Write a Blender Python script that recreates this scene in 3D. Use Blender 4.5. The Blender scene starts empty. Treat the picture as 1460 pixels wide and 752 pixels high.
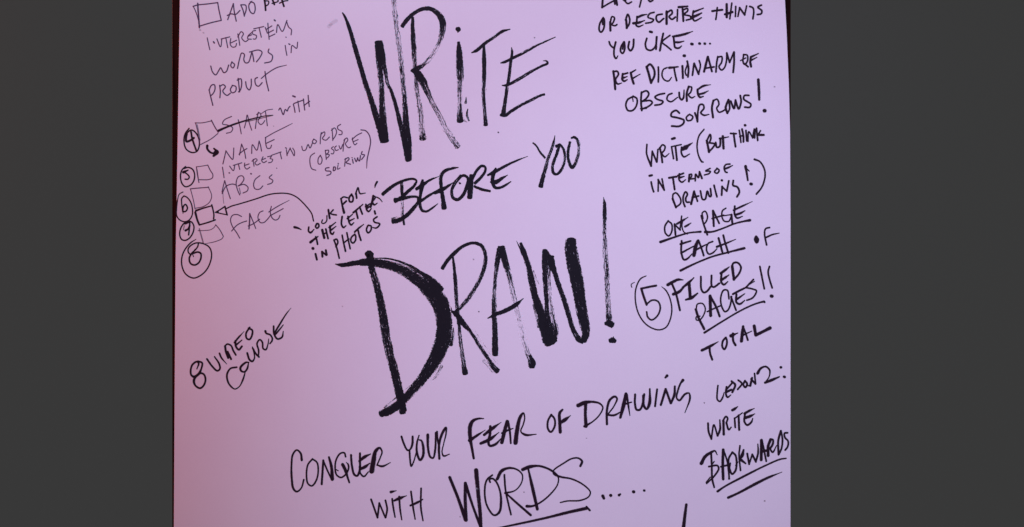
import bpy, math, random
from mathutils import Vector, Matrix
import mathutils.noise as mn
random.seed(7)
S = bpy.context.scene
COL = S.collection

# ------------------------------------------------------------------ camera, world, lamps, exposure
PX = 0.0005                       # metres on the sheet per photograph pixel
CX, CY = 730.0, 376.0             # photograph centre
CAM_H = 1.15
cam_d = bpy.data.cameras.new("camera")
cam = bpy.data.objects.new("camera", cam_d); COL.objects.link(cam)
cam.location = (0, 0, CAM_H)
cam_d.sensor_width = 36
cam_d.lens = 36 * (CAM_H - 0.004) / (1460 * PX)
cam_d.clip_start = 0.01; cam_d.clip_end = 50
S.camera = cam

W = bpy.data.worlds.new("World"); S.world = W; W.use_nodes = True
bg = W.node_tree.nodes['Background']
bg.inputs['Color'].default_value = (1.0, 1.0, 1.0, 1)
bg.inputs['Strength'].default_value = 0.08

def lamp(name, loc, size, col, power, aim=None, half=None):
    """a soft disc lamp, or (with an aim) a soft-edged spot that shapes the falloff across the sheet"""
    l = bpy.data.lights.new(name, 'SPOT' if aim else 'AREA')
    if aim: l.spot_size = 2 * half; l.spot_blend = 1.0; l.shadow_soft_size = .06
    else: l.shape = 'DISK'; l.size = size
    l.color = (col[0], col[1] * .985, col[2] * .975); l.energy = power * 1.0
    o = bpy.data.objects.new(name, l); COL.objects.link(o)
    o.location = loc
    t = Vector((aim[0], aim[1], .004)) if aim else Vector((0, 0, 0))
    o.rotation_euler = (t - Vector(loc)).to_track_quat('-Z', 'Y').to_euler()
    return o
LAMPS = [  # added unseen lamps, placed and tinted to reproduce the sheet's tone gradient
    ("fitted_lamp", (0, 1.1, 1.0), .3, (0.842, 0.604, 1.000), 50.655, (0.1, 0.1), 0.33),
    ("fitted_lamp", (0.6, 0.9, 1.0), .3, (0.538, 0.674, 1.000), 40.601, (0.1, -0.1), 0.2),
    ("warm_lamp", (-0.9, 0.3, 0.3), .3, (1.000, 0.131, 0.091), 5.673, None, None),
    ("fitted_lamp", (-0.3, 0.6, 0.3), .3, (0.033, 0.718, 1.000), 1.555, None, None),
]
for l in LAMPS: lamp(*l)

S.view_settings.view_transform = 'Standard'; S.view_settings.look = 'None'
S.view_settings.exposure = 0; S.view_settings.gamma = 1
S.render.engine = 'CYCLES'
S.cycles.transparent_max_bounces = 32
S.cycles.max_bounces = 4

# ------------------------------------------------------------------ materials
def new_mat(name):
    m = bpy.data.materials.new(name); m.use_nodes = True
    nt = m.node_tree
    return m, nt, nt.nodes['Principled BSDF'], nt.nodes['Material Output']
def N(nt, t, **k):
    n = nt.nodes.new(t)
    for a, v in k.items(): setattr(n, a, v)
    return n
def math_node(nt, op, a, b=None, clamp=False):
    n = N(nt, 'ShaderNodeMath', operation=op, use_clamp=clamp)
    for i, v in enumerate((a, b)):
        if v is None: continue
        if isinstance(v, (int, float)): n.inputs[i].default_value = v
        else: nt.links.new(v, n.inputs[i])
    return n.outputs[0]
def noise(nt, vec, scale, detail=2, rough=.5):
    n = N(nt, 'ShaderNodeTexNoise'); n.inputs['Scale'].default_value = scale
    n.inputs['Detail'].default_value = detail; n.inputs['Roughness'].default_value = rough
    nt.links.new(vec, n.inputs['Vector']); return n.outputs['Fac']

def paper_material():
    m, nt, b, out = new_mat("paper_coated")
    tc = N(nt, 'ShaderNodeTexCoord').outputs['Object']
    big = noise(nt, tc, 14, 5, .65); fine = noise(nt, tc, 900, 3, .7); mid = noise(nt, tc, 60, 3, .6)
    mix = N(nt, 'ShaderNodeMixRGB'); nt.links.new(big, mix.inputs[0])
    mix.inputs[1].default_value = (.800, .728, .842, 1); mix.inputs[2].default_value = (.850, .806, .880, 1)
    # scattered marker specks and faint grey scuffs
    sc = N(nt, 'ShaderNodeMapRange'); nt.links.new(noise(nt, tc, 28, 5, .75), sc.inputs[0])
    sc.inputs[1].default_value = .66; sc.inputs[2].default_value = .80; sc.inputs[3].default_value = 0; sc.inputs[4].default_value = .10
    mx2 = N(nt, 'ShaderNodeMixRGB'); nt.links.new(sc.outputs[0], mx2.inputs[0]); nt.links.new(mix.outputs[0], mx2.inputs[1])
    mx2.inputs[2].default_value = (.50, .45, .55, 1)
    fib = math_node(nt, 'MULTIPLY_ADD', fine, .07); fib.node.inputs[2].default_value = .965
    mx3 = N(nt, 'ShaderNodeMixRGB', blend_type='MULTIPLY'); mx3.inputs[0].default_value = 1
    nt.links.new(mx2.outputs[0], mx3.inputs[1]); nt.links.new(fib, mx3.inputs[2])
    nt.links.new(mx3.outputs[0], b.inputs['Base Color'])
    b.inputs['Roughness'].default_value = .62; b.inputs['Specular IOR Level'].default_value = .25
    bp = N(nt, 'ShaderNodeBump'); bp.inputs['Strength'].default_value = .2; bp.inputs['Distance'].default_value = .00025
    hs = math_node(nt, 'ADD', math_node(nt, 'MULTIPLY', mid, .8), math_node(nt, 'MULTIPLY', fine, .12))
    nt.links.new(hs, bp.inputs['Height']); nt.links.new(bp.outputs[0], b.inputs['Normal'])
    return m

def ink_material(name, base, rough, spec, streak, feather, wash):
    """ink lying on the sheet; where the brush ran dry the sheet shows between the bristle marks"""
    m, nt, b, out = new_mat(name)
    L = nt.links
    uv = N(nt, 'ShaderNodeUVMap', uv_map='stroke').outputs[0]
    def scaled(sx, sy):
        mp = N(nt, 'ShaderNodeMapping'); mp.inputs['Scale'].default_value = (sx, sy, 1)
        L.new(uv, mp.inputs['Vector']); return mp.outputs[0]
    s1 = noise(nt, scaled(.10, 1.05), 1, 3, .68)
    s2 = noise(nt, scaled(.34, 1.3), 1, 2, .6)
    s3 = noise(nt, scaled(.018, .55), 1, 1, .5)
    n = math_node(nt, 'ADD', math_node(nt, 'ADD', math_node(nt, 'MULTIPLY', s1, .5), math_node(nt, 'MULTIPLY', s2, .27)),
                  math_node(nt, 'MULTIPLY', s3, .23))
    dry = N(nt, 'ShaderNodeAttribute', attribute_name='dry').outputs['Fac']
    edge = N(nt, 'ShaderNodeAttribute', attribute_name='edge').outputs['Fac']
    op = N(nt, 'ShaderNodeAttribute', attribute_name='load').outputs['Fac']
    e = math_node(nt, 'POWER', math_node(nt, 'ABSOLUTE', edge), 5)
    thr = N(nt, 'ShaderNodeMapRange'); L.new(math_node(nt, 'POWER', dry, .85), thr.inputs[0])
    thr.inputs[1].default_value = 0; thr.inputs[2].default_value = 1; thr.inputs[3].default_value = .325; thr.inputs[4].default_value = .60
    t = math_node(nt, 'ADD', thr.outputs[0], math_node(nt, 'MULTIPLY', e, streak))
    d = math_node(nt, 'DIVIDE', math_node(nt, 'SUBTRACT', n, t), .05)
    cov = math_node(nt, 'ADD', d, .5, clamp=True)
    fade = math_node(nt, 'DIVIDE', math_node(nt, 'SUBTRACT', 1.0, math_node(nt, 'ABSOLUTE', edge)), feather, clamp=True)
    cov = math_node(nt, 'MULTIPLY', math_node(nt, 'MULTIPLY', cov, op), fade)
    tr = N(nt, 'ShaderNodeBsdfTransparent'); mx = N(nt, 'ShaderNodeMixShader')
    L.new(cov, mx.inputs[0]); L.new(tr.outputs[0], mx.inputs[1]); L.new(b.outputs[0], mx.inputs[2]); L.new(mx.outputs[0], out.inputs[0])
    v = N(nt, 'ShaderNodeMixRGB'); L.new(s1, v.inputs[0])
    v.inputs[1].default_value = (*[c * .6 for c in base], 1); v.inputs[2].default_value = (*[c * wash for c in base], 1)
    L.new(v.outputs[0], b.inputs['Base Color'])
    b.inputs['Roughness'].default_value = rough; b.inputs['Specular IOR Level'].default_value = spec
    return m

def wood_material():
    m, nt, b, out = new_mat("dark_red_wood")
    tc = N(nt, 'ShaderNodeTexCoord').outputs['Object']
    mp = N(nt, 'ShaderNodeMapping'); mp.inputs['Scale'].default_value = (420, 14, 60); nt.links.new(tc, mp.inputs[0])
    g = noise(nt, mp.outputs[0], 1, 5, .6)
    r = N(nt, 'ShaderNodeValToRGB'); nt.links.new(g, r.inputs[0])
    r.color_ramp.elements[0].position = .3; r.color_ramp.elements[0].color = (.004, .0005, .0005, 1)
    r.color_ramp.elements[1].position = .75; r.color_ramp.elements[1].color = (.034, .0058, .0036, 1)
    nt.links.new(r.outputs[0], b.inputs['Base Color'])
    b.inputs['Roughness'].default_value = .45; b.inputs['Specular IOR Level'].default_value = .06
    bp = N(nt, 'ShaderNodeBump'); bp.inputs['Strength'].default_value = .2; bp.inputs['Distance'].default_value = .0003
    nt.links.new(g, bp.inputs['Height']); nt.links.new(bp.outputs[0], b.inputs['Normal'])
    return m

def side_bar_material():
    m, nt, b, out = new_mat("charcoal_satin")
    tc = N(nt, 'ShaderNodeTexCoord').outputs['Object']
    g = noise(nt, tc, 700, 2, .6)
    mx = N(nt, 'ShaderNodeMixRGB'); nt.links.new(g, mx.inputs[0])
    mx.inputs[1].default_value = (.480, .484, .484, 1); mx.inputs[2].default_value = (.500, .504, .504, 1)
    nt.links.new(mx.outputs[0], b.inputs['Base Color'])
    b.inputs['Metallic'].default_value = 1; b.inputs['Roughness'].default_value = .14  # mirrors the even world so the added plane reads flat grey
    return m

PAPER = paper_material(); WOOD = wood_material(); SIDE_BAR = side_bar_material()
BRUSH = ink_material("black_brush_ink", (.0088, .0086, .0120), .5, .12, .15, .05, 2.4)
VIOLET = ink_material("violet_grey_pen_ink", (.085, .042, .100), .6, .12, .05, .5, 1.6)
PEN = ink_material("black_marker_ink", (.016, .0075, .015), .6, .12, .05, .34, 1.8)

# ------------------------------------------------------------------ helpers
def mesh_obj(name, verts, faces, mat, parent=None, smooth=False):
    me = bpy.data.meshes.new(name); me.from_pydata(verts, [], faces); me.materials.append(mat)
    if smooth:
        for p in me.polygons: p.use_smooth = True
    me.update()
    o = bpy.data.objects.new(name, me); COL.objects.link(o)
    if parent: o.parent = parent
    return o
def P(x, y):                       # photograph pixel -> point of the sheet, metres
    return ((x - CX) * PX, (CY - y) * PX)

# ------------------------------------------------------------------ added side-bar plane, board, sheet
d = mesh_obj("side_bar_plane", [(-1.5, -1.2, 0), (1.5, -1.2, 0), (1.5, 1.2, 0), (-1.5, 1.2, 0)], [(0, 1, 2, 3)], SIDE_BAR)  # made-up plane filling in for flat grey viewer bars beside the board
d['kind'] = 'structure'; d['label'] = 'plain charcoal grey surface around the dark board'

def slab(name, outline, z0, z1, mat, bev=0.0):
    n = len(outline); cx = sum(p[0] for p in outline) / n; cy = sum(p[1] for p in outline) / n
    ins = []
    for i, p in enumerate(outline):
        a = Vector(outline[i - 1]); c = Vector(outline[(i + 1) % n]); q = Vector(p)
        t = (c - a).normalized(); nrm = Vector((-t.y, t.x))
        if (Vector((cx, cy)) - q).dot(nrm) < 0: nrm = -nrm
        ins.append(q + nrm * bev)
    v = [(p[0], p[1], z0) for p in outline] + [(p[0], p[1], z1 - bev) for p in outline] + [(p[0], p[1], z1) for p in ins]
    f = [tuple(reversed(range(n)))]
    for k in range(2):
        for i in range(n):
            j = (i + 1) % n; f.append((k * n + i, k * n + j, (k + 1) * n + j, (k + 1) * n + i))
    f.append(tuple(range(2 * n, 3 * n)))
    return mesh_obj(name, v, f, mat)

B0, B1 = P(245.2, 0)[0], P(1127.6, 0)[0]
board = slab("wooden_board", [(B0, -.33), (B1, -.33), (B1, .33), (B0, .33)], 0.0002, 0.0033, WOOD, .00025)
board['label'] = 'dark reddish-brown wooden board showing as slivers beside the sheet'
board['category'] = 'board'

Z0 = 0.0036                        # underside of the sheet
left = [(244.0, 1020), (247.9, 752), (249.0, 560), (250.3, 375), (253.4, 195), (256.3, 10), (259.5, -220)]
right = [(1110, -220), (1119.2, 0), (1121.6, 45), (1124.7, 120), (1126.6, 190), (1127.2, 320), (1127.2, 470), (1127.1, 752), (1127.1, 1020)]
outl = [P(*p) for p in left + right]; outl = outl[::-1]
sheet = slab("paper_sheet", outl, Z0, Z0 + .0005, PAPER, .00012)
sheet['label'] = 'large pinkish white sheet covered in black brush and marker lettering'
sheet['category'] = 'paper sheet'
ZI = Z0 + .0005 + .000012

# ------------------------------------------------------------------ ink strokes
def parse(st, dw):
    pts = []; w = dw; op = None; d0 = 0.0
    for tok in st.split():
        if tok[0] == 'W': w = float(tok[1:]); continue
        if tok[0] == 'O': op = float(tok[1:]); continue
        if tok[0] == 'D': d0 = float(tok[1:]); continue
        v = [float(a) for a in tok.split(',')]
        pts.append([v[0], v[1], v[2] if len(v) > 2 else w, v[3] if len(v) > 3 else d0])
    return pts, op

def spline(pts, step):
    """centripetal Catmull-Rom through the points, sampled about every `step`"""
    if len(pts) == 1: pts = [pts[0], [pts[0][0] + .35, pts[0][1] + .1] + pts[0][2:]]
    out = []
    for i in range(len(pts) - 1):
        p1, p2 = pts[i], pts[i + 1]
        p0 = pts[i - 1] if i else [2 * a - b for a, b in zip(p1, p2)]
        p3 = pts[i + 2] if i + 2 < len(pts) else [2 * b - a for a, b in zip(p1, p2)]
        dd = lambda a, b: max(1e-3, math.hypot(a[0] - b[0], a[1] - b[1])) ** .5
        t1 = dd(p0, p1); t2 = t1 + dd(p1, p2); t3 = t2 + dd(p2, p3)
        n = max(1, int(math.hypot(p1[0] - p2[0], p1[1] - p2[1]) / step + .5))
        for k in range(n):
            t = t1 + (t2 - t1) * k / n
            L = lambda a, b, ta, tb: [(a[j] * (tb - t) + b[j] * (t - ta)) / (tb - ta) for j in (0, 1)]
            A1 = L(p0, p1, 0, t1); A2 = L(p1, p2, t1, t2); A3 = L(p2, p3, t2, t3)
            B1_ = L(A1, A2, 0, t2); B2_ = L(A2, A3, t1, t3); C = L(B1_, B2_, t1, t2)
            f = k / n; f = f * f * (3 - 2 * f)
            out.append((C[0], C[1], p1[2] + (p2[2] - p1[2]) * f, p1[3] + (p2[3] - p1[3]) * f))
    out.append(tuple(pts[-1])); return out

NW = [0]
def ink(name, label, reg, dw, strokes, mat=None, load=1.0, brush=False):
    """one written word (or one big brush letter): ribbons of ink lying on the sheet"""
    mat = mat or PEN; x0, y0, sc = reg
    V = []; F = []; UV = []; DR = []; ED = []; LD = []
    cap = .45 if brush else .9
    NW[0] += 1; wz = (NW[0] % 3) * .00002
    for si, st in enumerate(strokes.split(';')):
        if not st.strip(): continue
        pts, op = parse(st, dw)
        pts = [[x0 + p[0] / sc, y0 + p[1] / sc, p[2] / sc * ((1.26 if dw == 24 else 1.10) if brush else 1.36 if mat == VIOLET else 1.58), p[3] + (.125 if brush else 0)] for p in pts]
        s = spline(pts, 1.1)
        if len(s) == 1: s = [s[0], s[0]]
        u = random.uniform(0, 900); vo = random.uniform(-400, 400); prev = None; rows = []
        seed = random.uniform(0, 500); total = len(s)
        for i, q in enumerate(s):
            a = s[max(0, i - 1)]; b = s[min(len(s) - 1, i + 1)]
            tx, ty = b[0] - a[0], b[1] - a[1]; l = math.hypot(tx, ty) or 1; tx /= l; ty /= l
            if prev: u += math.hypot(q[0] - prev[0], q[1] - prev[1])
            prev = q
            if i == 0:                                  # rounded start
                for ang in (78, 52, 26):
                    r = math.radians(ang); h = q[2] / 2
                    rows.append((q[0] - tx * h * math.sin(r) * cap, q[1] - ty * h * math.sin(r) * cap, tx, ty, h * math.cos(r), q[3], u - h * math.sin(r) * cap))
            rows.append((q[0], q[1], tx, ty, q[2] / 2, q[3], u))
            if i == len(s) - 1:
                for ang in (26, 52, 78):
                    r = math.radians(ang); h = q[2] / 2
                    rows.append((q[0] + tx * h * math.sin(r) * cap, q[1] + ty * h * math.sin(r) * cap, tx, ty, h * math.cos(r), q[3], u + h * math.sin(r) * cap))
        base = len(V); m_ = 3
        for i, (x, y, tx, ty, h, dr, uu) in enumerate(rows):
            z = ZI + wz + si * .0000022 + i / len(rows) * .0000015
            jl = 1 + (.09 if brush else .10) * mn.noise(Vector((uu * .35, seed, 0))) + (.15 * mn.noise(Vector((uu * .8, seed, 3))) if brush else .0)
            jr = 1 + (.09 if brush else .10) * mn.noise(Vector((uu * .35, seed, 9))) + (.15 * mn.noise(Vector((uu * .8, seed, 6))) if brush else .0)
            for e, f in ((-1, jl), (0, 1), (1, jr)):
                px, py = P(x - ty * h * e * f, y + tx * h * e * f)
                V.append((px, py, z)); UV.append((uu, vo + h * e)); DR.append(dr); ED.append(e)
                LD.append((op if op is not None else load) * (1 + .10 * mn.noise(Vector((uu * .12, seed, 20)))))
        for i in range(len(rows) - 1):
            a = base + i * 3
            F.append((a + 3, a + 4, a + 1, a)); F.append((a + 4, a + 5, a + 2, a + 1))
    o = mesh_obj(name, V, F, mat, sheet); me = o.data
    ul = me.uv_layers.new(name='stroke')
    ul.data.foreach_set('uv', [c for lp in me.loops for c in UV[lp.vertex_index]])
    for nm, arr in (('dry', DR), ('edge', ED), ('load', LD)):
        at = me.attributes.new(nm, 'FLOAT', 'POINT'); at.data.foreach_set('value', arr)
    o['label'] = label
    return o
def word(text, reg, dw, strokes, how='black marker word', load=.93, name='handwritten_word'):
    return ink(name, how + ' reading ' + text, reg, dw, strokes, VIOLET if load < .87 else PEN, min(1, load + .07))
def mark(label, reg, dw, strokes, load=.93, name='marker_stroke'):
    return ink(name, label, reg, dw, strokes, VIOLET if load < .87 else PEN, min(1, load + .07))
def letter(text, label, reg, strokes, name='brush_letter'):
    return ink(name, label, reg, 30, strokes, BRUSH, 1.0, True)

# ------------------------------------------------------------------ the writing
def R(x, y, s=6.269): return (x, y, s)
thin = 'thin grey-violet pen word'
# --- notes down the left edge
a = R(240, 0, 5.37)
mark('pen-drawn tick box before the word ADD', a, 9, "190,50 225,40 300,32 378,22; 378,22 388,80 405,155; 405,158 330,175 235,203; W11 225,28 228,80 238,213; W7 192,52 210,90 232,160", .85, 'drawn_box')
word('ADD', a, 9, "455,152 470,110 498,30; 498,30 505,90 520,163; 452,120 480,108 515,112 548,82; 555,40 572,80 582,125; 558,38 592,42 596,75 582,120; 630,18 616,45 630,95 652,106 665,75 655,25 628,16; W6 618,30 640,10", thin, .82)
word('PPT', a, 11, "735,-8 742,40 745,80; W8 735,8 768,12 765,35 742,50; 796,-5 812,36; W8 795,28 842,10 830,-8; 868,-5 885,50; W8 852,26 880,12 915,6", thin, .88)
word('INTERESTING', a, 8, "298,292 308,340 318,382; W11 346,322 352,330; 372,300 398,360 402,358 410,300; 405,300 470,284; 440,290 455,366; 478,297 474,340 490,362 515,358 522,335; 480,330 522,310; 532,262 540,300 547,348; 532,285 558,244 575,260 562,292 590,320 610,308; 640,250 612,275 608,298 635,302; 610,280 638,268; 668,235 645,242 647,262 675,275 668,300 650,300; 655,222 730,205; 695,215 712,286; 742,212 758,255; 762,180 766,240 772,302; 748,228 792,200; 762,255 805,232; 770,284 816,262; 828,250 838,190 872,242 908,158; 905,165 922,210 942,228 940,268; W11 812,155 818,160; W8 900,286", thin, .8)
word('WORDS', a, 9, "325,508 338,552 362,575 390,535 400,520 425,558 445,548 462,500; 487,475 478,505 495,522 507,495 487,478; 530,525 545,455 562,408 582,418 578,458 590,482 612,480 640,400; 622,400 690,385 717,400 702,440 675,475; 640,398 650,440 655,472; 770,378 765,400 797,428 787,470 738,484", thin, .8)
word('IN', a, 8, "895,350 900,385 908,425; 940,405 948,350 982,372 990,325; W10 923,338 930,342", thin, .8)
word('PRODUCT', a, 9, "312,690 325,745 341,808; 312,692 330,655 352,650 358,680 345,715 325,735; 395,750 398,700 393,655; 395,662 420,650 437,665 417,700 450,732 475,715; 490,657 475,690 490,712 515,700 517,665 490,655; 535,602 540,650 546,705; 528,615 555,605 562,640 552,690 538,705; 592,628 600,670 620,690 634,660 635,608; 682,595 665,605 670,650 690,662 718,635; 740,550 750,620 768,696; W8 712,602 760,562 830,520 905,500,5", thin, .85)
a = R(240, 130)
mark('pen-drawn tick box beside the circled 4', a, 8, "240,285 300,285 385,268; W10 385,262 415,320 445,368; 443,380 380,430 290,478; 245,290 262,360 280,475; W5 258,300 275,380 285,440", .8, 'drawn_box')
mark('circled number 4', a, 12, "W10 185,335 150,385 140,450 160,520 210,550 255,540 278,480 265,405 225,355 200,350 165,378; W15 165,385 158,420 163,452 200,440 228,420; W13 203,365 215,430 250,532", .95, 'circled_number')
word('START struck through', a, 9, "565,228 500,260 485,295 530,305 575,330 562,365 520,378; 625,258 640,320 652,382; 680,330 695,270 705,215 725,290 745,350; 778,335 788,260 805,190; 790,210 815,195 828,220 802,270 825,300 845,290 862,265; 868,185 876,240 885,310; W7 832,202 880,172 932,163", thin, .75)
mark('black line striking out the word START', a, 12, "450,355,17 500,332,14 560,308,13 680,268,11 780,242,9 870,222,6 935,215,4; O.6 W6 700,275 935,218", 1)
mark('small thick hooked arrow pointing to NAME', a, 14, "348,490,18 348,515,15 375,548,14 415,562,12; 408,515,12 440,548,20 405,580,16; 425,540,20 412,560,20", 1, 'drawn_arrow')
word('NAME', a, 9, "488,652 503,590 515,535; 515,535 545,580 575,612 583,560 585,510; 636,572 655,475; 655,475 680,540 692,602; 632,565 668,535 702,515; 745,558 752,480 790,530 812,448; 812,448 825,490 833,537; 870,415 870,465 885,512 912,510 922,485; 875,468 945,435; W8 866,418 940,375 1040,325 1108,290,5", thin, .85)
word('INTERESTING', R(300, 230), 9, "108,55 115,100 122,148; W12 168,105; 172,45 205,85 218,38; 205,38 280,15; 250,25 262,74; 306,18 306,50 325,71 352,55; 308,38 345,25; 382,-15 385,15 390,45; 372,0 405,-22 418,-10 398,15 415,35 445,20; 470,-38 458,-5 475,13 502,0; 462,-12 492,-25", thin, .75)
word('TINS', R(380, 130), 9, "10,588 45,582 32,603 55,612 45,635 18,642; 45,575 130,545; 122,548 128,580 135,606; 178,525 184,578; 182,572 212,510; 210,512 228,545 247,580 250,540 235,512; W10 170,508 178,512; W8 90,690", thin, .75)
a = R(380, 130)
word('WITH', a, 10, "110,170 122,152 150,212 168,165 185,180 195,155 210,138; 240,120 248,150 255,190; W14 236,45 255,52; W9 280,90 288,140 295,186; 245,112 290,95 332,80; 330,72 335,120 342,170; 372,40 376,90 382,138; 335,130 385,92", 'thin violet pen word', .85)
word('WORDS', a, 9, "315,495 325,530 348,528 372,478 388,510 412,462; 422,430 410,455 430,472 447,448 422,430; 480,472 482,420 490,372; 485,388 518,365 520,392 500,425 530,440 562,412; 585,338 590,390 592,442; 580,352 608,330 626,360 616,400 595,432; 662,298 635,318 640,342 674,362 672,388 648,390", thin, .8)
word('OBSCURE between tall round brackets', a, 9, "430,555 395,582 388,640 405,695 440,708; 482,575 462,605 465,652 485,652 497,610 480,575; 525,530 530,570 534,612; 526,532 555,530 550,555 532,565 562,570 550,592 535,602; 597,498 580,512 603,535 595,562 578,560; 625,492 610,505 620,532 642,525; 648,490 662,520 682,478; 684,538 690,470 700,430; 692,440 718,420 727,440 705,472 735,508 752,500; 768,420 772,450 790,482 808,468; 765,432 810,395 850,375; 780,452 818,435; W10 845,348 885,355 918,395 930,455 915,540 900,610 895,690,6", thin, .82)
word('SORROWS', a, 10, "558,685 528,692 530,712 575,720 572,742 540,755; 600,680 597,712 614,706 614,680 600,680; W8 640,660 635,700 658,688; W10 640,648; W9 705,605 698,672; 700,612 732,596 738,610 712,640 750,655; 768,612 775,645; W9 764,596; 788,602 802,632 816,598; 812,600 830,627 840,578; 855,542 848,565 876,572 850,612", 'tiny pen word', .85)
a = R(240, 230, 8.357)
mark('circled number 5', a, 13, "205,65 160,110 145,190 165,270 205,305 265,285 305,230 312,150 285,95 235,75 190,88; W17 180,132,24 235,108,12; W13 190,130 235,165 250,190 235,215 200,215", .95, 'circled_number')
mark('pen-drawn tick box beside the circled 5', a, 10, "335,68 400,60 470,48; W12 470,48 500,110 530,160 525,200 480,220 370,222; W12 335,70 345,150 365,255; W7 O.55 345,100 352,150 360,210", .75, 'drawn_box')
mark('circled number 6', a, 12, "W10 O.75 175,368 130,395 108,470; 108,470 98,560 100,650 135,700 195,722 250,700 285,640 286,560 262,480 220,430 185,415; 185,415 160,445 160,510 172,600; W14 172,600 205,600 228,560 205,515 180,540 175,622,8", .95, 'circled_number')
mark('pen-drawn tick box beside the word ABCs', a, 10, "W12 262,330 370,320 480,312; 475,305 512,390 515,430 490,490 420,540 320,562; 265,335 300,470 318,570", .75, 'drawn_box')
mark('black marker box at the tip of the long arrow', a, 14, "330,590,19 420,560,14 520,532,12; 518,522 535,590 543,640 540,688; 322,610,20 345,700,18 370,758,17; 370,760 450,738 500,722 560,700", .97, 'drawn_box')
a = R(300, 230)
mark('long curved arrow from the note to the box', a, 9, "135,428 190,402 250,385 400,340 520,300 600,288 700,292 775,325 870,420 905,470 922,535; W9 45,458 85,435 130,405,10; W11 130,405 140,445 150,480; W8 150,480 100,470 45,458; W14 52,458,8 66,456,15", .95, 'drawn_arrow')
word('ABCs', a, 9, "104,275 115,225 128,175; 128,175 150,250 178,335; 105,290 140,225 200,205 232,215; O.5 W6 112,280 115,340 120,378; 262,302 240,250 230,195 250,140 285,132 300,160 272,205 248,222; 248,222 300,208 336,235 330,265 292,285; O.5 258,240 270,290; 442,130 400,165 386,212 400,248 440,250 468,222; 550,122 525,148 558,172 548,195 512,208; W13 362,113", 'thin violet pen word', .8)
word('FACE', a, 9, "278,495 240,478 198,485 180,525 200,590 235,640 262,688; 190,625 235,575 280,550 325,535; W12 345,605 350,540 352,470; W9 352,470 385,550 405,602; 338,580 380,562 440,520; 470,445 440,460 425,505 445,548 475,550 510,520 540,480; 545,405 535,450 550,505 580,527 608,515 622,485; 522,455 600,405 705,350,5; 545,482 650,425", 'thin violet pen word', .85)
a = R(240, 310, 8.357)
mark('pen-drawn tick box above the circled 8', a, 9, "355,160 430,158 500,150 545,122 565,90; W11 565,90 610,145 655,225; W10 655,230 640,255 560,290 425,318,6; W16 O.55 370,140 395,230 415,300", .75, 'drawn_box')
mark('circled number 7', a, 13, "240,50 185,75 145,140 136,210 160,265 205,275 255,245 295,180 305,110 280,60 245,45; W20 200,75 255,52; W16 205,158,20 235,140 255,100; W14 256,70 250,140 242,210; O.5 W9 190,100 180,150", .95, 'circled_number')
mark('large circled number 8', a, 13, "330,262,7 260,310 190,400 160,490 165,590 210,680 300,725 390,690 460,620 505,520 515,430 490,360 430,320 350,305 290,322 240,370 238,415 262,440 310,400 350,350 358,315; W16 330,385,10 280,430,16 250,490 265,550 310,570 360,545 390,480 385,430 350,415 300,430; W9 320,380 290,430 300,470", .96, 'circled_number')
# --- the note beside the arrow
a = R(410, 250); k = 'bold marker word'
mark('short tick left of the word LOOK', a, 12, "62,465,17 90,472,14 122,487,7", .97)
word('LOOK', a, 12, "190,465 187,500 205,514,14 236,485,8; W12 265,432 250,458 262,475 280,458 274,434 258,436; W9 312,400 305,425 322,432 348,412 352,362; W14 365,310 370,345 377,385; W11 408,310 385,342 400,350 436,356", k, .97)
word('FOR', a, 13, "478,210 488,265 505,335,18; W11 476,212 500,195 535,202; 490,265 525,232; 572,170 550,205 556,238 580,236 586,200 572,172; W13 612,160 618,205; W11 608,168 630,112 640,150 648,165 695,160,7", k, .97)
word('THE', a, 13, "205,600,18 240,572,15 272,548,9; 252,552 262,585 268,617; W17 310,490 328,560; W13 342,482 352,525 362,566; W10 318,530 350,512; W14 380,455 385,515 402,528 415,508,9; 372,468 430,422,8; 385,494 432,458,8", k, .97)
word('LETTERS', a, 13, "488,370 482,440 500,468 522,452,8; 540,370 552,425 568,445 592,425,8; 535,388 580,350,8; 552,410 596,388,8; W14 588,335 672,262,9; 612,318 628,385; 645,285 668,347; W13 700,262 708,310 725,325 748,300,8; 698,282 738,255,10; W16 712,292 742,275,10; W15 766,185 755,240 742,285; W11 766,185 785,195 756,240; 755,240 775,265 802,250,7; W9 796,196 822,210 846,238,6; W12 800,60,14 785,88,12 780,110,6", k, .97)
word('IN', a, 15, "W20 226,655; 250,705 262,755,14; W15 308,685 312,728; W13 310,685 345,715; 342,672 350,712", k, .97)
word('PHOTOS', a, 12, "415,580 440,650 462,742; 415,582 438,572 450,598 432,640; 488,537 500,600 518,680,13; 530,515 545,590 560,657; W11 500,607 548,570; 600,528 570,558 566,590 585,607 606,585 608,540 600,528; W13 600,508 635,475 680,440,7; W13 630,490 640,535 656,582; W12 715,455 705,490 720,516 745,492 746,455 722,448; 800,372 768,398 778,420 824,435 812,458 790,473 762,468,8; W14 778,322 784,345", k, .97)
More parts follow.
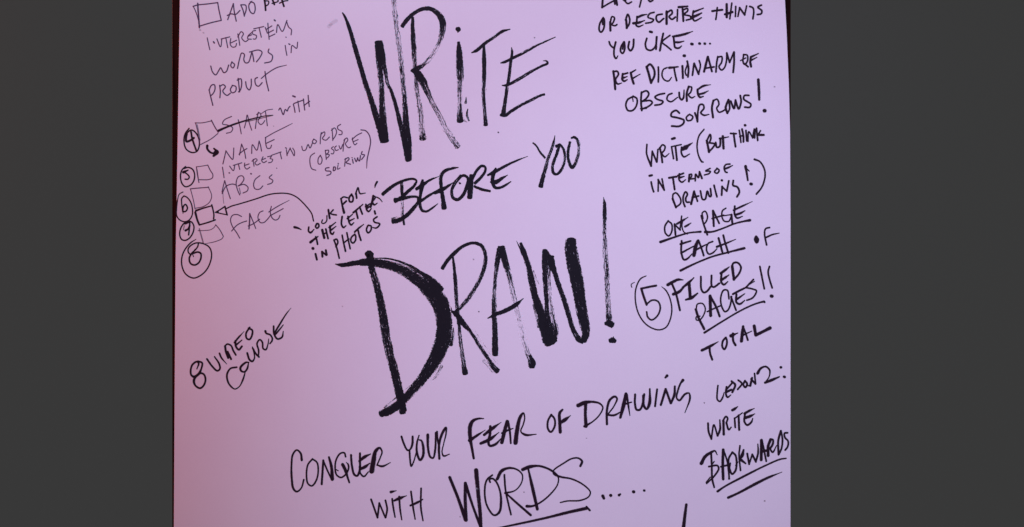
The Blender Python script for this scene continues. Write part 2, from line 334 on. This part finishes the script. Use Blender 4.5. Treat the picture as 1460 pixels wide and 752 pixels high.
# --- 8 VIDEO COURSE
a = R(260, 480); k = 'slanting marker word'
mark('large slanting marker numeral 8', a, 13, "130,290,8 146,240 130,225 92,250 75,300 80,345 105,360,17 145,335,17 172,280 176,235 140,222; W13 165,325 120,358,17 103,400,17 120,442 160,462 195,430 207,380 192,338 160,325", .96)
a = R(260, 430)
word('VIDEO', a, 13, "220,515,13 265,578 312,620 335,605 330,560 288,495,10; 332,465,13 350,505,12 397,560,5; W15 382,400 390,450 410,505; 382,400,10 400,382,12 435,395,12 455,440 478,478; W14 405,450 436,516; W14 475,352 478,400 505,432 532,402; 466,368 500,325 552,268,4; 482,388 532,346,8; W13 602,233 570,285 575,330 600,340 622,305 625,258 592,240", k, .96)
word('COURSE', a, 12, "486,588,12 430,600 400,650,13 405,710,13 430,755 470,783,9 510,760,8 545,690 562,630,8; W13 595,545,8 570,545 520,590,16 525,620,15 555,630,12 580,600,14 592,545,8; W14 580,462 600,520 625,536 645,505,10 635,440,8 626,408,8; W13 630,420 655,465 685,496; 680,496,9 682,440 668,375 692,342 715,365 722,420 745,432 765,385,9 772,335,6; 742,266,16 750,285,13 784,298,12 804,330 800,355 783,377,10; W13 816,222 820,290 850,335 890,320 902,268,7; 820,290,13 870,205,13 930,110,9 972,58,3; 835,292,12 870,250,11 902,210,7", k, .96)
# --- WRITE, big brush letters
a = R(480, 0)
letter('W', 'big black brush letter W of WRITE', a, "52,115,12 75,155,22 115,260,34 165,430,40 215,600,42,.04 260,752,45,.08 300,870,46,.05 360,1060,54 400,1180,66 425,1262,74; 370,378,62 378,480,64 390,650,50,.08 400,760,48,.22 405,900,50,.12 415,1090,62 430,1262,78; 386,375,50 405,480,54 435,640,36,.2 455,752,30,.3 485,810,28,.05 530,950,34,.05 570,1110,42,.05 610,1270,52 640,1435,56; 510,-30,50,.45 525,150,50,.5 550,350,52,.5 575,550,50,.45 595,752,46,.35 607,890,46,.3 620,1090,54,.05 640,1290,60 645,1430,52")
letter('R', 'big black brush letter R of WRITE', a, "680,158,26 680,250,36 688,400,48,.15 697,550,46,.32 705,690,40,.3 720,840,48,.42 745,990,54,.45 760,1140,60,.5 772,1245,64,.2; 585,240,36 620,190,36 680,130,34 760,85,34 830,80,38 900,120,46,.05 945,190,58,.12 948,270,55,.25 920,370,46,.4 870,470,40,.45 800,560,40,.35 740,605,44,.08 670,632,24; 665,632,20 720,655,60 770,730,66 800,800,56,.2 850,910,52,.42 920,1040,60,.52 980,1160,64,.52 1040,1250,62,.48 1085,1315,54,.3")
a = R(630, 30)
letter('I', 'big black brush letter I of WRITE with its dot', a, "130,68,30 148,75,48 160,72,34; 145,92,28; 150,190,26 155,280,50 160,400,64,.05 165,490,70,.25 160,600,48,.42 160,700,44,.45 158,790,44,.32 160,850,52,.1 163,900,56; 218,682,8,.1 212,737,24,.25; 232,787,10,.1 222,842,24,.3 243,892,18,.35; 195,890,24,.5 225,905,14,.6")
letter('T', 'big black brush letter T of WRITE', a, "265,285,12 310,265,30 380,205,28,.05 460,150,26,.15 540,95,26 610,75,10; 375,218,22 378,350,38,.02 378,500,36,.15 371,650,32,.25 378,750,30,.15 385,850,32,.25 392,932,42,.08; 398,610,12,.4 393,650,8,.4")
letter('E', 'big black brush letter E of WRITE', a, "622,238,8 628,280,22 615,370,26,.05 600,500,28,.12 580,620,30,.15 560,752,34,.15 548,842,42; 525,378,12 560,368,24 640,330,26 740,280,26,.15 850,220,22,.2 1015,145,9; 538,578,10 580,575,24 680,525,30,.18 780,465,26,.1 880,410,22 945,378,24 935,360,16 905,357,6; 523,842,24 563,846,30 623,806,28 703,756,26,.1 803,706,26,.15 873,671,22 918,656,22")
# --- BEFORE YOU
a = R(530, 210)
k = 'black brush word'
ink('brush_word', 'medium black brush word BEFORE', a, 24, "95,425,26 140,385,28 210,335,24 300,295,20 370,285,18 400,300,16 380,345,22 320,400,26 260,455,30 205,485,32; 268,300,24 270,400,26 275,500,26,.45 275,600,26,.45 290,695,16,.1; 205,475,34 280,460,28 360,443,20 410,450,18 415,490,24 370,550,30 300,620,32 240,655,34 185,665,36; D.4 175,640,14 235,625,12; 455,292,18 450,340,36 435,430,24 432,520,24 450,565,24 490,575,18 540,545,16 592,505,6; 395,378,24 450,340,30 520,295,18 600,262,5; 430,490,24 500,440,22 560,405,18 640,375,16; 775,182,8 720,190,20 650,215,26 620,260,28 620,350,28,.05 635,450,32 648,550,40; 560,410,26 620,385,36 680,350,22 735,312,5; 800,255,26 745,320,26,.08 715,390,22,.1 725,450,24 765,470,24 815,430,26 850,350,26 860,280,22 830,255,22 795,260,20; 783,330,8 788,322; 890,250,32 882,350,42 876,455,40; 890,300,24 940,208,22 985,168,20 1015,180,18 1015,212,20 980,267,22 920,325,24; 915,350,20 980,377,22 1060,394,18; 1110,187,14 1090,232,30 1080,312,28 1105,362,24 1150,362,20 1200,337,18 1245,307,8; 1035,252,16 1090,227,28 1160,187,22 1280,127,16 1395,82,4; 1060,312,14 1110,312,34 1160,282,24 1215,249,6", BRUSH, 1, True)
a = R(680, 180)
ink('brush_word', 'medium black brush word YOU', a, 24, "500,150,12 530,175,14 570,240,16 610,285,16; 697,85,6 680,170,22,.1 640,280,26,.2 605,400,30,.24 575,520,34,.1 570,543,36; 705,182,24 745,165,22; 740,170,22 705,270,28,.18 675,360,26,.2 685,420,22 715,430,20 760,380,22,.1 785,290,20,.15 775,210,20 745,165,16; 832,142,22 815,220,22 820,310,24,.1 850,370,26 890,310,28,.3 912,210,22,.25 900,130,24,.2 870,100,20 842,108,14", BRUSH, 1, True)
# --- DRAW !
a = R(470, 330, 5.013)
letter('D', 'biggest black brush letter D of DRAW', a, "265,172,40 285,160,48 290,200,56 302,270,44,.12 335,380,50,.12 365,520,56,.12 392,680,62,.14 405,760,62,.16 435,902,60,.14 470,1032,60,.08 500,1160,58 525,1285,54; 40,235,8 90,242,28 180,228,36 250,222,50 340,228,56 430,245,60,.08 530,285,66,.12 620,345,78,.06 710,420,100 780,500,118 815,602,110 818,722,108 788,842,104 732,952,88,.02 655,1062,68,.05 570,1162,58,.04 490,1240,56 420,1286,58 362,1306,44; 310,192,8,.1 430,198,12,.1 560,240,20,.15 650,295,26,.1 730,350,44,.05 800,420,44,.05; 350,212,20,.25 430,224,24,.5 540,258,26,.42 640,312,30,.3; 886,690,10,.3 884,740,22,.35 865,815,30,.2; D.5 800,960,26,.4 770,1020,24,.5 720,1080,16,.7; D.62 688,980,14,.5 640,1040,10,.6 540,1130,10,.6; D.45 480,1185,12,.4 430,1225,10,.5 390,1262,14,.5; 395,1272,18,.1 370,1320,30,0; 530,1285,40 505,1300,24")
a = R(620, 330)
letter('R', 'big black brush letter R of DRAW', a, "65,335,32 110,265,32 170,200,34 250,135,28,.05 340,105,26,.1 410,125,34,.08 450,200,32,.05 450,290,36,.08 415,400,34,.15 365,500,34,.25 300,600,38,.3 235,675,34,.28 180,720,26,.1; 160,225,18 172,320,26 182,430,34 190,560,34,.15 200,680,32,.2 210,800,32,.26 225,950,36,.34 250,1130,42,.34 272,1275,48,.05; 150,715,20 190,740,48 250,820,48 320,900,30,.12 390,1010,34,.2 470,1130,34,.15 530,1220,46,.15 562,1252,50,.1; D.58 430,1150,30,.6 480,1200,36,.55 520,1250,36,.5; D.75 340,880,24,.78 430,1010,26,.75 560,1180,24,.78; 145,670,8,.3 150,710,10")
letter('A', 'big black brush letter A of DRAW', a, "588,145,56 562,250,44,.1 542,400,36,.25 532,550,40,.28 530,700,46,.22 535,850,48,.15 538,1000,54,.1 540,1105,54; 600,140,50 630,280,56,.06 665,400,48,.35 700,550,48,.46 735,700,58,.66 770,850,58,.7 800,1000,60,.66 850,1150,58,.45 868,1212,52,.1; 850,1110,30,.1 880,1180,44,.05 870,1215,40; 472,778,10 540,745,34 640,705,38 720,660,38 792,600,8")
a = R(730, 320)
letter('W', 'big heavy black brush letter W of DRAW', a, "40,150,5 70,210,14 100,275,26; 78,168,26 110,260,42 150,390,50,.06 175,510,56,.04 205,640,58 260,800,74 290,930,86 320,1030,96 335,1070,80; D.6 185,420,30,.45 205,480,30,.6 235,560,30,.72 245,640,20,.75; D.5 190,720,20,.45 215,820,20,.5 240,920,30,.3; 295,232,46 288,320,42 295,480,44,.05 305,640,40,.12 310,760,36,.14 325,900,60,.15 345,1060,90; 310,250,40 330,310,60 328,400,40,.25 336,520,22,.4 338,600,30,.55 335,700,60,.5 345,820,84,.42 370,950,84,.12 372,1040,64; 350,290,52 355,350,58 385,440,44,.1 430,580,42,.1 480,720,44,.04 520,860,42,.05 560,970,42,.12 600,1030,50 635,1050,40; 525,140,90 530,240,106 550,360,114 575,480,112 600,620,104,.02 620,760,98,.04 645,880,88 660,980,68 640,1045,56; 600,620,20,.4 608,720,20,.45 605,780,16,.5")
letter('!', 'tall dry-brushed exclamation mark after DRAW', a, "818,-242,6 827,-176,30 828,-80,36,.12 828,40,36,.35 832,140,46,.42 836,300,52,.42 845,450,50,.36 850,600,50,.42 856,700,54,.4 862,790,54,.38 868,850,56,.15; 832,888,30 865,885,62 900,902,52; 872,1042,36 898,1036,54 925,1045,34; 905,1010,16", 'brush_mark')
# --- right-hand column
k = 'black marker word'
a = R(840, 0)
word('LIKE', a, 15, "122,-10 116,68; W12 116,68 190,25 235,2; W13 222,-8 230,38; 240,-8 250,45; W12 330,-10 325,15 345,34 378,20; 300,-8 320,10", k)
word('YOU', a, 12, "468,-8 450,64; W14 530,0 545,16 568,4", k)
word('OR', a, 13, "125,160 95,215 90,270 105,290 125,270 137,210 130,165 120,180 122,220; W16 190,275 188,200; W12 188,200 205,150 226,162 216,200 203,222 232,232 248,222", k)
word('DESCRIBE', a, 13, "W16 330,180 334,215 336,252; 325,182 345,130 362,170 358,215 336,252; 428,150 425,190 420,228 440,240 482,225,8; W16 432,158 470,140 515,130,8; W18 395,210 440,205 495,185,8; W12 580,112 540,125 525,155 575,178 560,198 505,210; 652,128 605,140 600,175 622,200 665,168; W17 692,105 692,215; W13 692,118 735,93 742,120 715,150 740,175 770,155; W12 790,88 786,190; W17 800,66 880,58,12; W15 835,80 842,190; W12 840,90 878,78 880,100 848,130 900,145 920,165 868,182; 932,100 925,150 940,188 1003,160,9; W15 930,110 1020,75,9; W22 915,158 960,140,18 1005,118,10", k)
b = R(970, 0)
word('THINGS', b, 13, "W15 285,102 330,95 375,90; W12 330,70 325,120 317,176; W17 414,40 415,155; W12 460,30 452,90 442,170; W17 400,130 465,110; W12 495,60 492,150; W12 515,148 530,70; W14 530,72 575,135; W12 575,135 592,55; W13 620,60 648,72 656,110 648,170; 724,48 692,65 728,98 722,125 688,132", k)
word('YOU', a, 13, "178,375 190,405 220,428 237,378; W13 237,380 222,450 225,505 240,525 257,500,7; 312,375 285,420 282,465 300,479 318,440 315,380; W12 306,385 300,440; W14 358,375 350,430 370,455 392,425 398,355", k)
word('LIKE followed by four dots', a, 13, "515,345 502,400 515,440 550,452 590,420 605,332; 602,332 598,442; W17 544,285 560,289; W14 662,302 645,380 632,455; W12 722,318 660,365 652,380 690,412 732,447; W14 755,335 760,385 768,425 800,432 826,412,8; W14 748,328 800,320,18 860,305,17 926,282,6; W15 760,378 800,380 846,370,8; W20 915,395 922,396; W19 986,391; W18 1032,392; 1079,392", k)
a = R(870, 90)
word('REF', a, 13, "W16 28,75 38,150 45,235; 28,80 62,75 74,100 48,150 65,188 102,180,8; W15 112,98 108,150 125,163 152,150,9; 112,102 156,90; W15 112,135 152,122,8; W16 183,88 195,140 210,185; W14 185,88 228,62,9; 195,142 268,100,7", k)
word('DICTIONARY', a, 12, "W17 325,35 345,100 365,178; W15 325,38 355,12 390,55 396,110 366,176; W13 430,38 432,100 430,170; W11 508,42 475,60 463,110 482,150 520,162 548,130,8; W17 528,44 606,35,11; W13 570,42 580,100 594,158; W15 645,28 650,135; W14 688,-15 700,50 695,125; W11 680,110 670,80 688,20; W13 735,110 748,10; W14 750,5 790,100; 790,100 806,20 795,-20", k)
word('last letters ARY and word OF', b, 13, "W16 212,642 245,510; W14 247,510 282,640; 222,612 300,600; W13 318,645 325,560 335,508; W12 332,515 370,508 368,560 345,598 368,628 395,605 412,545 415,475; W13 415,475 440,560; W12 440,560 478,468; W14 480,468 480,560 472,648; W12 565,490 560,555 575,578 600,545 597,495 565,490; W9 538,543 585,520; 572,570 605,598; W16 630,512 625,560 632,596; W16 630,512 697,480,8; W13 630,542 684,514,7; W20 32,500 38,500", k)
word('OBSCURE', a, 13, "205,300 155,330 140,380 160,425 200,425 235,380 238,320 205,298; W8 205,345 200,312; W14 280,262 275,340 282,425; W13 280,265 325,250 345,275 325,315 285,345; 290,342 360,338 376,355 340,390 285,412; W9 270,410 322,408; 485,273 430,285 400,305 420,325 472,345 455,368 400,378; W12 552,273 518,288 508,328 542,347 602,308,9; W14 616,265 622,312 640,330 655,310 660,242,9; W15 685,340 684,270 702,212; W12 702,212 727,218 720,260 700,285 728,312 756,300,8; W15 780,238 785,280 800,306 832,300,9; W13 780,240 830,207,16 897,195,6; W15 785,282 830,272 876,250,7", k)
word('SORROWS', a, 14, "618,448 590,425 550,445 545,475 600,490 658,512 655,540 620,565 550,565; W12 700,465 680,490 690,515 725,510 738,480 710,460; W14 757,448 772,490 780,525; W13 780,525 785,430 800,375 828,372 838,405 810,445 838,468 882,460,8; W15 919,487 909,400 922,337; W12 922,337 955,325 972,370 952,405 972,440 1007,430 1037,410; W16 1057,330 1032,400 1047,448; W13 1047,448 1067,410 1060,335; W14 1077,342 1100,400 1107,408 1120,332; W14 1120,335 1147,412 1152,408 1170,345 1162,292; W13 1239,290 1200,292 1193,322 1257,370 1247,396 1202,395", k)
mark('black exclamation mark after SORROWS', R(970, 90), 18, "697,150,19 702,240,19 705,328,16; W26 752,427", .96, 'exclamation_mark')
a = R(900, 180)
word('WRITE', a, 12, "140,165 138,250 178,357,15; 178,355 188,225; W13 188,228 228,322; 230,320 238,210; W14 255,195 268,250 278,325; W12 250,205 280,168 302,182 296,215 275,245 300,275 338,245,7; 360,185 378,292; W17 365,115 388,108; W14 395,180 408,304; W11 372,182 446,166; W13 450,190 448,240 470,275 522,250,8; W22 460,205,26 485,192,32 515,170,16 547,150,7", k)
word('BUT after an opening bracket', a, 13, "W11 650,30 605,90 588,180 602,265 630,318,13 642,322; W16 675,130 685,180 695,232; W13 680,122 705,75 712,108 698,150; 700,150 745,160 735,185 697,228; W14 755,148 765,190 790,182 797,115; W17 818,92 825,200; W14 790,112 870,97,8", k)
word('THINK', a, 13, "888,66 938,68,12; W14 915,66 922,120 932,184; W12 965,38 975,100 980,146; W14 990,28 1002,90 1003,140; W12 970,95 1000,82; W13 1025,40 1032,132; W18 1016,-7; W11 1043,137 1050,50 1085,105; W13 1085,105 1100,28; W14 1105,35 1102,105; W13 1119,20 1130,128; W11 1155,42 1133,78; W16 1140,80 1183,79", k)
word('IN', a, 13, "W16 163,445 184,440; 178,500 188,550 200,587; W12 240,582 242,478; W13 240,480 295,573; W12 295,573 275,473", k)
word('TERMS', a, 13, "W15 338,463 405,452; W14 372,460 388,567; W13 430,428 428,480 452,502 486,480,8; 418,442 466,422; W17 430,462 472,450,9; W15 515,495 520,435; W11 520,435 538,430 540,450 525,472 560,470; W12 572,490 576,430 600,462 610,408; W14 610,410 632,467; W11 705,378 665,402 708,405 695,425 655,437", k)
word('OF', a, 12, "766,380 744,410 768,422 786,395 766,378; 882,340 845,345 830,375 842,410 857,415; W14 838,382 870,370 906,352,7", k)
word('DRAWING', a, 13, "W15 370,650 385,690 400,727; W12 370,655 375,610 400,598 440,650 440,692 400,725; 480,720 466,680 465,630 485,588 502,608 486,650 495,680 518,680; W16 535,697 562,585; W13 562,585 592,672; W13 545,640 602,625; W13 618,580 638,655 660,655 680,582 700,630 712,628 708,560; W13 740,530 752,580 766,632; W14 808,617 812,540; W12 812,542 852,582; 854,582 872,490; W16 809,485; W14 912,488 910,530 948,545 966,590 945,632", k)
b = R(970, 190)
mark('black exclamation mark and closing bracket after DRAWING', b, 16, "583,298,20 592,350,16 603,422,13; W8 598,322 615,340; W20 629,455 636,456; W12 662,235,14 710,255 750,320 757,385 730,480 680,545,13", .96, 'exclamation_mark')
a = R(920, 280)
word('ONE', a, 12, "205,220 175,270 180,330 210,355 235,320 236,250 205,222; W14 262,250 270,345; W12 262,252 312,302; W11 310,300 325,178; W9 335,215 328,270 345,320 375,338; W14 283,247 330,220,16 382,188,6; W14 355,272 380,258 408,240,7", k)
word('PAGE', a, 12, "W13 500,175 525,260 555,345; W11 515,200 510,150 535,135 556,180 545,225 525,250; W15 605,130 612,267; W13 607,130 660,242; W12 598,200 700,170; W11 720,108 690,130 685,180 705,222 745,225 765,190; W9 700,175 765,165; W15 770,165 778,240; W14 800,90 798,160 820,195 868,180,8; W14 790,125 860,92 956,48,5; W16 812,165 850,152 890,130,8", k)
mark('broken underline beneath ONE PAGE', a, 13, "135,410,18 250,370,14 380,330,12 440,322,12 495,318,15; 535,320,18 600,318,13 700,285,12 800,245,12 880,225,13 935,215,19", .95, 'underline')
word('EACH', a, 14, "325,400 322,500 345,567 375,560 418,515,8; W15 315,428 405,400,12; W14 320,508 430,448,10; 435,528,24 450,450,26 470,398,18; W14 475,395 500,460 522,530; W13 450,482 500,455 548,430,9; W12 602,405 560,425 547,480 568,517 605,505 640,470,8; W15 655,375 670,430 688,497; 697,350 715,420 742,507; W16 640,452 720,422,13 808,385,6", k)
mark('long underline beneath EACH', a, 13, "315,665,17 450,600,13 600,540,13 740,502,13 885,465,18", .95, 'underline')
a = R(980, 300)
word('OF', a, 13, "W19 614,238 606,262 620,288 630,262 616,240; W12 735,155 700,165 690,210 708,310,13; W13 700,245 760,218,12 820,205,7", k)
a = R(890, 370)
mark('large circled number 5', a, 10, "195,148,7 145,175 105,260 100,370 130,490 200,585 300,630 370,610 410,540 425,440 405,340 370,275 335,245,5; W7 92,205,5 62,225 68,250; W15 152,262 215,248 285,235,15; W16 152,262 175,335 200,405; W12 200,400 250,365 300,375 322,430 300,500 245,542 210,515 200,470", .93, 'circled_number')
word('FILLED', a, 15, "420,205 460,300 498,455,15; 390,228,22 440,200,20 480,182,18 525,184,8; 440,312,22 490,290,20 530,250,14; W14 522,252 570,215,20 622,165,9; W21 580,215 590,345; 550,362,13 600,345,22 655,305,12; W14 685,155 690,270 712,297 740,285 772,245; W14 780,145 783,240 800,248 850,215; W15 870,120 868,205 890,226 925,200,9; W18 862,125 900,98 938,68,8; W17 865,188 900,165 935,140,8; W19 965,60 980,180; W14 963,70 975,35 1012,30 1043,70 1027,125 980,182", k)
a = R(980, 380)
word('PAGES', a, 13, "W17 75,385 100,460 150,560; W10 78,390 90,338 135,333 160,375 148,430 110,480 80,478 80,452 112,445; W21 203,265 208,440; W16 205,267 260,370 288,446; W11 178,405 250,372 302,350; W12 372,290 358,215 325,213 300,270 303,345 335,405 362,392 385,340 395,270; W13 390,272 435,392; W15 438,250 438,320 468,337 512,305,8; W15 408,248 470,215 522,190,12; W16 445,292 512,245,8; W13 590,118 525,187; W7 600,134 550,165; W12 522,190 585,203 617,218 605,255 578,285 532,303", k)
mark('slanting underline beneath PAGES', a, 13, "152,593,15 300,500,12 450,410,12 560,355,12 630,328,12 682,315,14; W22 685,316,18 690,320,14", .95, 'underline')
mark('pair of exclamation marks after PAGES', R(980, 300), 13, "648,503 665,590 688,702; 734,503 722,550 735,620 758,694; W22 750,768 757,769", .95, 'exclamation_mark')
a = R(980, 440)
word('TOTAL', a, 15, "130,375,19 200,340,20 275,298,7; 198,345 203,400 222,457; W14 345,260 318,290 312,340 330,366 350,330 352,280 340,262; 390,245,24 450,220,8; W16 407,225 410,290 430,328; W22 498,162,18 490,230 483,292; W14 500,170 520,220 540,282; W14 490,242 575,203,7; W21 597,157 610,232; 612,238,22 680,205,20 738,175,24", k)
a = R(980, 520); k = 'black marker word'
word('LESSON 2', a, 12, "273,188 266,260 268,312 290,330 315,295 328,250,7; W14 350,200 344,260 358,292 388,272,8; W13 345,228 400,165; W16 350,245 392,225; W15 395,150 427,182 402,247; W13 455,140 487,170 450,222; W14 515,145 500,180 518,204 535,172 515,148; W10 530,175 545,190 568,178; W15 578,120 562,190; W14 570,130 608,172; 610,172 600,80; 628,78,20 655,35,16 700,18,13 735,50,13 730,110,9 695,160,9; 695,162,16 750,140,20 820,110,11; W18 835,24; W18 864,109 870,111", k)
word('WRITE below LESSON 2', a, 14, "185,525 190,600 215,665; W12 215,662 237,540 270,638; W15 270,636 292,580 290,495,10; W17 322,505 325,625; W13 318,502 345,465 360,480 348,522; 350,525 370,582 392,560,9; W13 422,480 428,562; 402,408,18 425,395,18 450,376,7; W15 458,455 463,584; W11 422,482 492,432,9; W14 515,440 510,510 535,541 572,515 584,482,8; W17 512,438 550,415 598,392,6; W20 515,477 560,462 603,440,6", k)
a = R(980, 600)
word('BACKWARDS', a, 14, "125,382,24 160,320,22 210,285,19 245,270,12 267,305,7; 212,285 218,400 222,520 240,595,13; W13 192,410 268,402 280,428 245,490 172,562,11; W9 168,552 205,505; W9 220,392 240,365; W19 320,260 316,390 320,522; W12 322,260 355,360 368,450 375,520; W13 300,412 370,395; W14 402,283 370,340 375,420 400,477 428,450 440,390 430,310 402,283; W10 385,380 378,420 370,520; W9 432,400 450,370; W12 470,225 462,310 475,445; W22 502,262,14 490,310,24 472,342,12; W20 478,350 520,382,12; W14 535,295 552,388; W12 552,388 580,302; W14 580,302 612,367; W14 612,365 632,290 630,210,9; W20 662,175 660,350; W13 668,180 705,362; W18 660,278 700,268; W20 742,172 722,230 722,312; W15 742,165 765,172 762,212 740,248; W13 738,250 762,282 797,222,7; W15 835,92 812,180 815,302; W13 837,92 850,170 842,245 818,300; W13 895,108 868,112 872,150 900,182 897,230 875,262", k)
mark('upper underline beneath BACKWARDS', a, 13, "270,632,16 340,585,13 500,500,15 700,400,12 830,345,12 882,337,10", .93, 'underline')
mark('lower underline beneath BACKWARDS', a, 16, "365,688,18 450,650,16 600,570,20 720,510,17 845,460,5", .88, 'underline')
# --- CONQUER YOUR FEAR OF DRAWING WITH WORDS
k = 'black marker word in the long bottom line'
word('CONQUER', R(400, 610), 13, "190,290,16 180,230,14 145,200,12 110,240,13 98,330,13 100,450,15 115,545,16 145,572,13 185,540,11 208,465,12; W12 285,280 245,330 232,420 245,500 280,520 320,470 337,380 325,310 285,280; W15 382,293 368,505; W12 382,295 420,385 457,462; 433,265,15 455,350,20 463,460,24; W12 582,260 570,225 535,230 500,280 488,340 500,420 540,445 580,420 607,370 605,330 588,310,6; W22 555,330,22 580,380,22 598,440,15 615,490,12; W8 488,370 515,385; W15 630,245 638,340 660,420 685,430 708,380 710,300 710,230; W12 705,350 715,410 745,436 785,395,9; W16 705,300 750,262,22 805,235,8; W18 710,372 755,350,22 797,318,8; 815,388,34 830,300,32 850,210,24 885,180,15 907,215,11 890,270,10 862,335,10; 865,335,11 910,345,15 982,312,6", k, .95)
word('YOUR', R(540, 590), 14, "203,205,14 225,270,14 258,327,13 278,322,12 300,275,16 303,205,15; 275,330,13 280,410,13 290,470,12 310,435,10 340,330,8; 360,195,9 342,260,13 342,350,16 370,415,16 395,380,18 398,300,18 380,240,13 362,235,10; 438,190,20 440,300,16 460,385,15 485,397,13 505,320,15 508,170,11; 521,162 524,220 540,300 540,350,10; 542,402,16 538,290,16 562,190,18 600,125,16 602,175,11 580,270,8 566,345,9 580,378,13 632,362,7", k, .95)
word('FEAR', R(660, 570), 16, "187,170,7 140,170,14 90,190,22 65,240,28 65,340,26 80,430,18 97,525,16; 60,365,24 120,325,18 200,272,5; W18 245,240 242,310 228,380 240,412 290,400 338,352,9; 190,315,18 260,260,24 342,203,5; 160,392,20 240,355,24 322,293,6; 395,195,22 370,290,26 348,383,24; 402,195,18 420,290,15 428,390,13; W14 350,300 400,275 448,258,8; 470,385,30 485,270,28 510,160,22 540,120,12 552,160,10 540,220,10 518,285,10 560,315,17 655,310,7", k, .95)
word('OF', R(660, 570), 14, "790,135 760,190 760,260 785,290 820,240 818,170 790,136; 890,90,14 865,120,20 865,200,22 870,290,22; 868,210,18 910,182,26 962,142,6", k, .95)
word('DRAWING', R(780, 550), 14, "278,178,26 330,155,28 400,145,16 470,160,13 498,195,11 470,260,10 410,320,10 335,364,18; 345,165,22 342,250,20 348,362,24; 535,345,16 535,220,16 560,130,17 605,98,16 625,115,13 600,180,10 545,255,10; 543,262,14 600,265,15 658,235,9; 655,285,18 680,190,26 705,75,22; 712,80,16 725,170,14 740,267,7; W16 680,170 755,148,9; W15 787,80 785,160 800,215 830,215 855,160 868,78; W17 860,90 865,180 890,210,15 915,160,22 918,30,12; W14 983,34 965,184; 1072,-88,20 1058,-72,14; 1017,172,16 1060,32,17; W16 1062,37 1105,157; 1107,157,16 1137,82,18 1142,7,14; 1214,-48,20 1192,-18,13 1167,52,13 1158,110,12 1182,132,14 1232,77,15 1267,67,11 1277,112,14 1232,242,6", k, .95)
word('WITH', R(510, 640, 6.714), 14, "128,485 190,660; 190,660 207,520; W13 207,522 265,660; 268,658 282,580 266,495; 330,480 340,560 358,655,11; 318,415,20 368,402,7; 397,458 406,580 422,680,10; 350,497,16 400,475,24 467,450,7; 510,410 530,560 550,675,10; W14 607,380 605,560 625,688,11; W15 505,544 560,520,18 622,486,10", k, .95)
k = 'large black marker word'
word('WORDS', R(630, 640, 6.714), 14, "75,275,22 150,460,22 228,680,28; 224,330,22 224,500,24,.2 234,685,22; 225,330,22 300,560,18 375,755,22; 328,208,32 345,400,28,.22 365,600,26,.18 375,765,24; W14 482,253 430,300 410,400 430,540 500,637 548,610,18 566,520,18 555,400 515,310 480,285 455,298 462,320; 530,290,22 570,215,24 640,185,17 720,200,13 770,250,11 760,330,10 700,400,10 605,425,15; W14 598,250 610,400 640,540 662,630; 610,422,13 700,505,16 850,635,18; 774,200,24 834,175,26 924,165,16 1024,195,16 1094,245,16 1116,280,11 1104,350,10 1024,450,12 934,520,13 864,550,17 814,550,22; 826,190,14 869,380,24 914,578,22; 1326,165,18 1342,120,17 1304,90,13 1244,95,12 1164,140,12 1069,210,11 1074,240,17 1134,268,15 1244,290,13 1354,345,12 1421,415,11 1404,460,11 1324,495,12 1204,500,11 1134,515,10", k, .95)
mark('long slanting underline beneath WORDS', R(720, 640, 6.714), 16, "-90,764,12,.1 150,715,16,.12 400,660,18,.1 600,610,22 780,570,24; 780,555,14 812,590,15", .9, 'underline')
mark('trail of five dots after WORDS', R(840, 640, 6.714), 22, "130,452,22 141,475,20; 205,447 208,448; W20 286,444 298,435,14; W23 424,412 427,413; W18 526,400", .96, 'dot_trail')
mark('lone upright stroke at the bottom edge', R(840, 640, 6.714), 22, "930,535,19 915,650,23 900,790,27,.03", .95)
for sx, sy, sw, so in ((710.3, 189, 1.6, .7), (1004, 574.6, 1.4, .5), (1090, 714.5, 1.8, .35), (675, 370, 1.4, .35), (682.6, 444.5, 1.6, .5), (747, 702, 1.6, .3), (656, 737, 1.5, .3),
                       (537, 61, 1.5, .3), (390, 180, 1.1, .3), (1104, 124, 1.6, .35), (762, 54, 1.3, .5), (285, 43, 2.2, .22), (290, 47, 1.8, .2), (836, 625, 1.2, .3), (488, 437, 1.3, .25)):
    mark('tiny stray ink speck', (0, 0, 1), sw, 'O%.2f %.2f,%.2f' % (so, sx, sy), .9, 'ink_speck')
mark('faint grey smudge left of the big letter W', (0, 0, 1), 3, 'O.09 W4 469,38 474,33 479,30; O.12 W2 470,36 473,35', .9, 'smudge')
